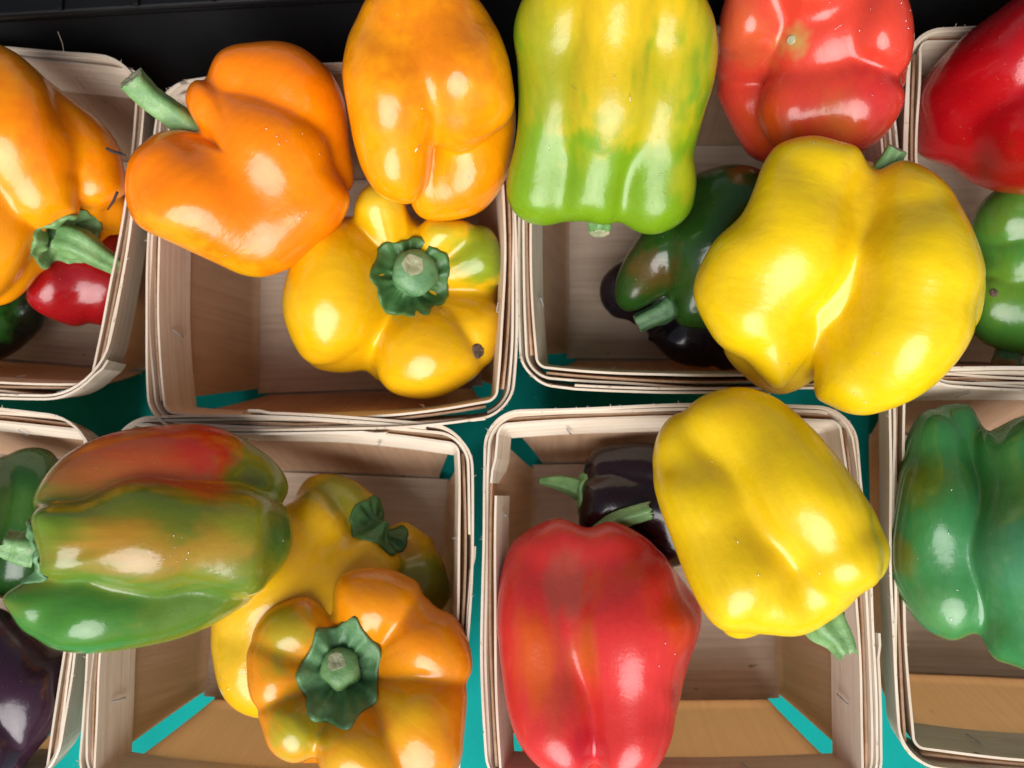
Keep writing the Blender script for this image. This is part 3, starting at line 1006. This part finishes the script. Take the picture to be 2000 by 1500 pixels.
p = pepper('left_orange', 'orange pepper at the left edge with a bright green torn stalk', 0.090, (20, 340, -10),
    [(-260, 200), (-150, 60), (0, 88), (65, 132), (130, 185), (200, 240), (240, 300), (246, 350), (256, 400), (257, 425), (238, 462), (195, 475), (165, 515), (90, 525), (62, 560), (25, 590), (-30, 598), (-120, 560), (-230, 430)],
    [[(-40, 190, 5, 100), (40, 280, 30, 95), (72, 372, 48, 68)], [(110, 260, 5, 80), (178, 358, 28, 58)], [(215, 425, -35, 44), (180, 400, -40, 70)], [(-100, 300, 20, 110), (-20, 460, 10, 88)], [(15, 530, -30, 58), (-50, 460, -50, 90)], [(120, 470, -60, 60)]],
    ORANGE_Y, [(120, 220, 200, ORANGE, 0.85, 0.9), (230, 330, 90, ORANGE, 0.6, 0.9), (0, 560, 90, (0.84, 0.33, 0.006), 0.7)], k=16, seed=17)
stem(p, [(100, 470, 20), (125, 478, 45), (155, 502, 48), (190, 528, 44)], [34, 30, 22, 17], 74, 5, 17, STALK, cal_axis=(0.25, 0.40, 0.8), cut_ragged=0.9, lift=4, wr=0.14)

# ---- two-coloured pepper
p = pepper('bicolor', 'long pepper streaked red, olive and green, lying across two baskets', 0.097, (300, 1050, -15),
    [(68, 965), (108, 905), (180, 860), (280, 833), (390, 827), (465, 848), (528, 892), (560, 935), (563, 985), (573, 1045), (560, 1090), (520, 1140), (480, 1180), (400, 1230), (300, 1262), (180, 1277), (100, 1266), (40, 1232), (13, 1185), (20, 1150), (55, 1125), (78, 1110), (64, 1060), (60, 1005)],
    [[(165, 965, -25, 84), (330, 915, -5, 84), (480, 940, -25, 68)], [(145, 1060, 35, 78), (300, 1045, 55, 98), (440, 1050, 40, 92), (505, 1050, 20, 58)], [(75, 1190, -15, 58), (220, 1190, 0, 78), (390, 1150, -15, 84)], [(300, 1060, -70, 120)]],
    (0.17, 0.20, 0.016), [
        (300, 880, 120, (0.45, 0.085, 0.022), 1.0, 0.5, 0, 2.6), (420, 860, 80, (0.52, 0.022, 0.010), 0.95, 0.8, 0, 2.0), (150, 930, 80, (0.42, 0.13, 0.03), 0.8, 0.7, 0, 1.6),
        (320, 975, 58, (0.15, 0.235, 0.012), 0.95, 0.6, 0, 5.0), (110, 1000, 70, (0.14, 0.26, 0.02), 0.9, 0.8, 0, 1.4),
        (240, 1050, 85, (0.38, 0.19, 0.016), 0.9, 0.8, 0, 1.9), (420, 1075, 62, (0.38, 0.22, 0.02), 0.85, 0.7, 0, 2.4), (300, 1110, 50, (0.36, 0.19, 0.02), 0.7, 0.7, 0, 3.0),
        (150, 1230, 110, (0.055, 0.20, 0.024), 1.0, 0.6, 0, 2.6), (380, 1190, 80, (0.085, 0.18, 0.018), 0.95, 0.6, 0, 2.4),
        (555, 1050, 62, (0.06, 0.16, 0.02), 0.9, 0.8), (480, 1000, 60, (0.24, 0.28, 0.016), 0.8, 0.8, 0, 1.6), (530, 955, 55, (0.16, 0.26, 0.014), 0.9, 0.8)],
    k=13, seed=18, axis=((60, 1060), (570, 1050)))
stem(p, [(100, 1072, 5), (82, 1070, 7), (68, 1067, 5), (52, 1062, 5)], [34, 32, 27, 24], 62, 6, 18, CALYX, cal_axis=(-1, 0.02, 0.05), cut_ragged=0.5, lift=4)
drops(p, [(293, 1076, 9, 1.7), (340, 1045, 5, 1.5), (355, 1050, 4, 1.5), (342, 1068, 5, 1.4), (368, 1078, 8, 1.6), (300, 1090, 4, 1.6), (320, 1092, 6, 1.5), (345, 1095, 4, 1.5), (365, 1092, 5, 1.6), (475, 955, 4, 1.5), (545, 995, 4, 1.5), (553, 1055, 5, 1.5), (312, 1098, 5, 1.5), (333, 1085, 4, 1.5)], 18)

# ---- lower left edge
p = pepper('ll_green', 'dark green pepper at the left edge behind the streaked one', 0.055, (0, 1020, 0),
    [(-150, 1000), (-80, 910), (0, 890), (60, 873), (108, 890), (125, 960), (125, 1080), (60, 1160), (0, 1170), (-100, 1160)],
    [[(50, 960, 0, 80), (50, 1060, 0, 80)], [(-40, 980, 10, 85), (-40, 1070, 0, 85)]],
    (0.020, 0.085, 0.014), [(20, 970, 80, (0.05, 0.13, 0.016), 0.8, 0.9)], k=12, seed=19)
p = pepper('purple', 'aubergine purple pepper in the lower left corner', 0.066, (0, 1385, 0),
    [(-190, 1420), (-140, 1270), (-50, 1190), (20, 1195), (95, 1262), (148, 1280), (155, 1335), (125, 1400), (75, 1460), (25, 1515), (-80, 1560)],
    [[(-40, 1270, 0, 75), (40, 1340, 20, 80), (60, 1390, 10, 80)], [(110, 1325, 0, 50), (90, 1360, -20, 60)], [(-80, 1400, 10, 110), (-20, 1450, 0, 90)]],
    (0.040, 0.014, 0.030), [], k=12, seed=20)

# ---- yellow pepper lying in the third basket
p = pepper('yellow_long', 'yellow pepper lying with its olive stalk end in the far basket corner', 0.050, (640, 1160, -10),
    [(572, 975), (595, 935), (640, 923), (700, 940), (742, 985), (752, 1020), (800, 1022), (850, 1062), (873, 1120), (872, 1180), (800, 1250), (700, 1330), (600, 1400), (490, 1402), (432, 1355), (413, 1260), (420, 1170), (455, 1090), (520, 1010)],
    [[(608, 1034, 18, 72), (545, 1145, 26, 98), (495, 1275, 10, 84)], [(702, 1116, 28, 72), (650, 1185, 25, 88), (570, 1300, 0, 90)], [(605, 985, -25, 46), (660, 982, -20, 56), (650, 1080, -40, 80)], [(790, 1065, -30, 48), (740, 1130, -45, 70)], [(815, 1135, -18, 58), (740, 1210, -40, 85)]],
    (0.74, 0.42, 0.004), [(560, 1110, 120, (0.80, 0.44, 0.006), 0.7, 0.9), (665, 955, 95, (0.26, 0.25, 0.012), 0.95, 0.7), (835, 1130, 115, (0.20, 0.23, 0.012), 0.95, 0.7), (800, 1050, 40, (0.62, 0.28, 0.006), 0.8), (470, 1270, 100, (0.62, 0.42, 0.02), 0.6, 0.9)], ks=[9, 28, 8, 8, 8], post=2, seed=21)
stem(p, [(700, 1062, -40), (722, 1052, -22), (744, 1054, -8)], [32, 28, 26], 64, 6, 21, CALYX_DARK, cal_axis=(0.42, -0.38, 0.85), lift=4)
drops(p, [(432, 1325, 7, 0.4), (478, 1310, 9, 1.6), (445, 1345, 5, 0.8)], 21)

# ---- yellow-orange pepper facing up
p = pepper('front_orange', 'yellow-orange pepper facing up with a large frilled green calyx', 0.078, (692, 1320, -50),
    [(480, 1320), (488, 1250), (525, 1190), (580, 1165), (630, 1158), (650, 1130), (700, 1110), (760, 1110), (815, 1140), (850, 1185), (890, 1205), (919, 1275), (912, 1345), (910, 1420), (890, 1510), (800, 1560), (700, 1550), (640, 1525), (620, 1495), (565, 1490), (525, 1460), (508, 1400), (490, 1365)],
    [[(572, 1238, -5, 68), (600, 1260, -80, 95)], [(725, 1190, 5, 76), (715, 1230, -80, 100)], [(828, 1265, 10, 82), (790, 1280, -80, 105)], [(820, 1400, 15, 88), (790, 1380, -80, 105)], [(705, 1455, 20, 80), (705, 1420, -80, 105)], [(578, 1418, 5, 68), (610, 1400, -80, 95)], [(545, 1318, 0, 62), (590, 1320, -80, 95)]],
    (0.80, 0.27, 0.004), [(560, 1220, 95, (0.42, 0.33, 0.014), 0.95, 0.7), (580, 1440, 90, (0.40, 0.36, 0.016), 0.95, 0.7), (640, 1160, 60, (0.45, 0.32, 0.012), 0.7, 0.8), (800, 1380, 100, (0.74, 0.42, 0.008), 0.8, 0.9), (700, 1460, 80, (0.74, 0.40, 0.008), 0.8, 0.9), (840, 1220, 90, (0.80, 0.22, 0.003), 0.7, 0.9)], k=10, seed=22)
stem(p, [(668, 1312, -55), (666, 1310, -15), (664, 1304, 22)], [40, 38, 37], 88, 7, 22, CALYX, cal_axis=(-0.03, 0.02, 1), cut_ragged=0.05, wr=0.08, dome=True, cal_ell=(0.86, 1.08), lift=5)

# ---- dark purple and red peppers in the fourth basket
p = pepper('dark_purple', 'small blackish purple pepper behind the red one, green stalk pointing left', 0.044, (1245, 975, -10),
    [(1130, 1000), (1138, 920), (1155, 882), (1200, 866), (1280, 866), (1350, 900), (1375, 1000), (1350, 1090), (1290, 1110), (1200, 1080), (1140, 1045)],
    [[(1180, 915, 0, 48), (1290, 920, 0, 70)], [(1190, 980, 20, 60), (1300, 990, 0, 80)], [(1200, 1040, -10, 50), (1300, 1030, -10, 75)]],
    (0.013, 0.0035, 0.005), [], k=10, seed=23)
stem(p, [(1150, 965, 0), (1120, 950, 5), (1090, 942, 8), (1055, 939, 5)], [24, 19, 14, 6], 42, 5, 23, STALK, cal_axis=(-1, -0.1, 0.2), lift=3)
p = pepper('red', 'big red pepper with a painted mauve reflection beside its central groove', 0.068, (1170, 1265, -10),
    [(973, 1150), (992, 1070), (1045, 1026), (1105, 1012), (1148, 1030), (1190, 1017), (1245, 1040), (1292, 1080), (1332, 1130), (1366, 1182), (1366, 1230), (1346, 1290), (1326, 1380), (1310, 1450), (1270, 1512), (1205, 1530), (1165, 1505), (1120, 1525), (1060, 1505), (1015, 1455), (987, 1370), (973, 1250)],
    [[(1070, 1095, 5, 72), (1050, 1230, 20, 76), (1085, 1410, 20, 82)], [(1205, 1095, 15, 76), (1230, 1230, 35, 98), (1235, 1420, 25, 84)], [(1300, 1190, -30, 62), (1270, 1330, -30, 70)], [(1140, 1230, -30, 100), (1160, 1400, -60, 90)]],
    (0.66, 0.034, 0.030), [(1100, 1140, 62, (0.42, 0.09, 0.06), 0.7, 0.5, 0, 2.6), (1095, 1320, 50, (0.42, 0.07, 0.03), 0.5, 0.6, 0, 2.6), (1040, 1280, 60, (0.60, 0.085, 0.006), 0.9, 0.8, 0, 2.0), (1135, 1280, 40, (0.55, 0.12, 0.01), 0.7, 0.8, 0, 2.5), (1335, 1200, 80, (0.62, 0.06, 0.006), 0.8, 0.9), (1150, 1470, 50, (0.5, 0.008, 0.02), 0.8)],  # first patch paints the mauve overhead reflection into the skin colour
    ks=[20, (60, 1150, 14, 1400), 40, 20], seed=24, axis=((1150, 1020), (1160, 1500)), skin=SKIN_SOFT)
stem(p, [(1185, 1045, -20), (1212, 1022, 0), (1245, 1010, 10), (1280, 1001, 15)], [26, 20, 18, 17], None, seed=24, cut_ragged=0.7)
drops(p, [(1287, 1300, 6, 1.5), (1300, 1255, 5, 1.4), (1320, 1277, 6, 0.1)], 24)

# ---- yellow pepper on the fourth basket
p = pepper('yellow2', 'smooth yellow pepper leaning on the red one, stalk pointing down right', 0.105, (1510, 1005, -20),
    [(1273, 920), (1282, 850), (1310, 815), (1352, 785), (1385, 768), (1440, 757), (1510, 775), (1580, 830), (1640, 900), (1700, 985), (1738, 1060), (1738, 1100), (1715, 1140), (1688, 1155), (1650, 1192), (1570, 1240), (1490, 1240), (1440, 1248), (1390, 1215), (1350, 1150), (1310, 1050), (1285, 985)],
    [[(1335, 880, 0, 66), (1385, 1000, 20, 82), (1445, 1125, 36, 80), (1495, 1165, 20, 66)], [(1440, 835, 15, 76), (1570, 965, 28, 100), (1632, 1085, 40, 80)], [(1670, 1080, -20, 66), (1600, 950, -30, 80)], [(1490, 1000, -80, 140)], [(1450, 1190, -35, 55)], [(1510, 1165, -5, 66), (1600, 1135, 0, 66)]],
    YELLOW, [(1470, 1080, 150, (0.70, 0.43, 0.006), 0.5, 0.9), (1440, 780, 80, (0.72, 0.40, 0.006), 0.5, 0.9)], ks=[20, (24, 850, 40, 1050), 16, 24, 14, 26], seed=25, skin=SKIN_SOFT)
stem(p, [(1585, 1190, -40), (1600, 1215, -35), (1618, 1238, -32), (1630, 1262, -30)], [42, 40, 28, 20], None, seed=25, cut_ragged=0.8, wr=0.14)
drops(p, [(1438, 1055, 11, 0.9), (1480, 1122, 8, 1.0), (1600, 1120, 7, 1.7), (1405, 1222, 4, 2.0), (1390, 900, 5, 1.5)], 25)

# ---- large green pepper at the right
p = pepper('green_big', 'large dull green pepper with a deep groove at the lower right edge', 0.076, (1930, 1050, -20),
    [(1738, 1110), (1745, 1010), (1758, 900), (1788, 822), (1840, 792), (1900, 800), (1938, 845), (1980, 815), (2050, 815), (2150, 900), (2185, 1100), (2125, 1270), (2050, 1315), (1990, 1302), (1935, 1275), (1905, 1235), (1865, 1252), (1800, 1222), (1757, 1165)],
    [[(1850, 870, 10, 64), (1835, 1000, 30, 86), (1850, 1145, 20, 84)], [(1895, 835, -15, 42), (1890, 900, -20, 50)], [(2000, 900, 10, 80), (2010, 1080, 45, 105), (1990, 1210, 25, 82)], [(2080, 1050, -20, 110)], [(1920, 1050, -70, 130)]],
    (0.042, 0.21, 0.055), [(1990, 1100, 170, (0.07, 0.27, 0.13), 0.7, 0.9), (1790, 940, 90, (0.13, 0.21, 0.012), 0.85, 0.8), (1750, 1080, 60, (0.15, 0.16, 0.01), 0.8, 0.8), (1870, 1000, 90, (0.03, 0.17, 0.045), 0.7, 0.9), (1850, 1200, 80, (0.10, 0.30, 0.09), 0.7, 0.9)], k=12, seed=26)  # first patch paints the pale bluish sheen of the right lobe
stem(p, [(1950, 870, -20), (1975, 858, -5), (2005, 842, 10)], [26, 24, 22], None, seed=26)
drops(p, [(1858, 1210, 9, 1.0), (1870, 1152, 6, 0.1), (1858, 955, 5, 1.5), (1852, 1040, 8, 1.5), (1790, 1090, 6, 0.5)], 26)

# ------------------------------------------------------------------ black crate behind the baskets
cy0 = float(P(560, -3, 0.088)[1])
CR_H = 0.088
root = empty('plastic_crate', (-0.05, cy0, 0), 'black plastic crate behind the baskets along the top edge', 'crate', rz=math.radians(1.4))
def box(name, x0, x1, y0, y1, z0, z1, parent, bev=0.0):
    V = [(x0, y0, z0), (x1, y0, z0), (x1, y1, z0), (x0, y1, z0), (x0, y0, z1), (x1, y0, z1), (x1, y1, z1), (x0, y1, z1)]
    Fb = [(0, 3, 2, 1), (4, 5, 6, 7), (0, 1, 5, 4), (1, 2, 6, 5), (2, 3, 7, 6), (3, 0, 4, 7)]
    o = mesh_obj(name, V, Fb, PLASTIC, parent, smooth=False)
    if bev:
        m = o.modifiers.new('bevel', 'BEVEL'); m.width = bev; m.segments = 2
    return o
mesh_obj('wall', [(-0.42, -0.022, 0.001), (0.42, -0.022, 0.001), (0.42, -0.018, 0.001), (-0.42, -0.018, 0.001), (-0.42, 0.012, CR_H - 0.004), (0.42, 0.012, CR_H - 0.004), (0.42, 0.016, CR_H - 0.004), (-0.42, 0.016, CR_H - 0.004)],  # near wall, foot pushed forward so its black stands in for shade on the cloth
         [(0, 3, 2, 1), (4, 5, 6, 7), (0, 1, 5, 4), (1, 2, 6, 5), (2, 3, 7, 6), (3, 0, 4, 7)], PLASTIC, root, smooth=False)
box('wall', -0.42, 0.42, 0.296, 0.300, 0.001, CR_H - 0.004, root)
box('wall', -0.424, -0.4205, 0.012, 0.300, 0.001, CR_H - 0.004, root)
box('wall', 0.4205, 0.424, 0.012, 0.300, 0.001, CR_H - 0.004, root)
box('floor_panel', -0.42, 0.42, 0.0165, 0.2955, 0.002, 0.005, root)
box('rim_lip', -0.424, 0.424, 0.001, 0.020, CR_H - 0.0035, CR_H, root, 0.0012)
box('ledge', -0.42, 0.42, 0.0065, 0.0118, CR_H - 0.014, CR_H - 0.011, root, 0.0008)
for i in range(27):
    x = -0.40 + i * 0.031
    box('rib', x, x + 0.0016, 0.0080, 0.0117, CR_H - 0.020 if i % 3 else CR_H - 0.026, CR_H - 0.0145, root, 0.0004)
    box('rim_rib', x + 0.004, x + 0.006, 0.0015, 0.019, CR_H + 0.0001, CR_H + 0.0016, root, 0.0004)

# ------------------------------------------------------------------ loose bits
def strand(name, label, cat, pts, rad, mat):
    pts = [np.array(P(*q)) for q in pts]
    c = pts[0]
    V, F_ = tube_verts([p - c for p in pts], [rad] * (len(pts) - 1) + [rad * 0.5], 6)
    o = mesh_obj(name, V, F_, mat, None, loc=tuple(c))
    o['label'] = label; o['category'] = cat
strand('fibre', 'thin pale fibre curling over the rim of the top left basket', 'fibre', [(113, 62, 0.078), (122, 85, 0.077), (126, 110, 0.075), (122, 130, 0.071), (115, 140, 0.069)], 0.00012, FIBRE)
strand('twig', 'tiny black twig on the shoulder of the left orange pepper', 'twig', [(208, 290, 0.098), (222, 297, 0.098), (235, 300, 0.096), (246, 304, 0.094)], 0.0006, TWIG)
strand('twig', 'tiny brown twig between two lobes of the left orange pepper', 'twig', [(229, 375, 0.102), (222, 392, 0.100), (210, 410, 0.098)], 0.0005, TWIG)
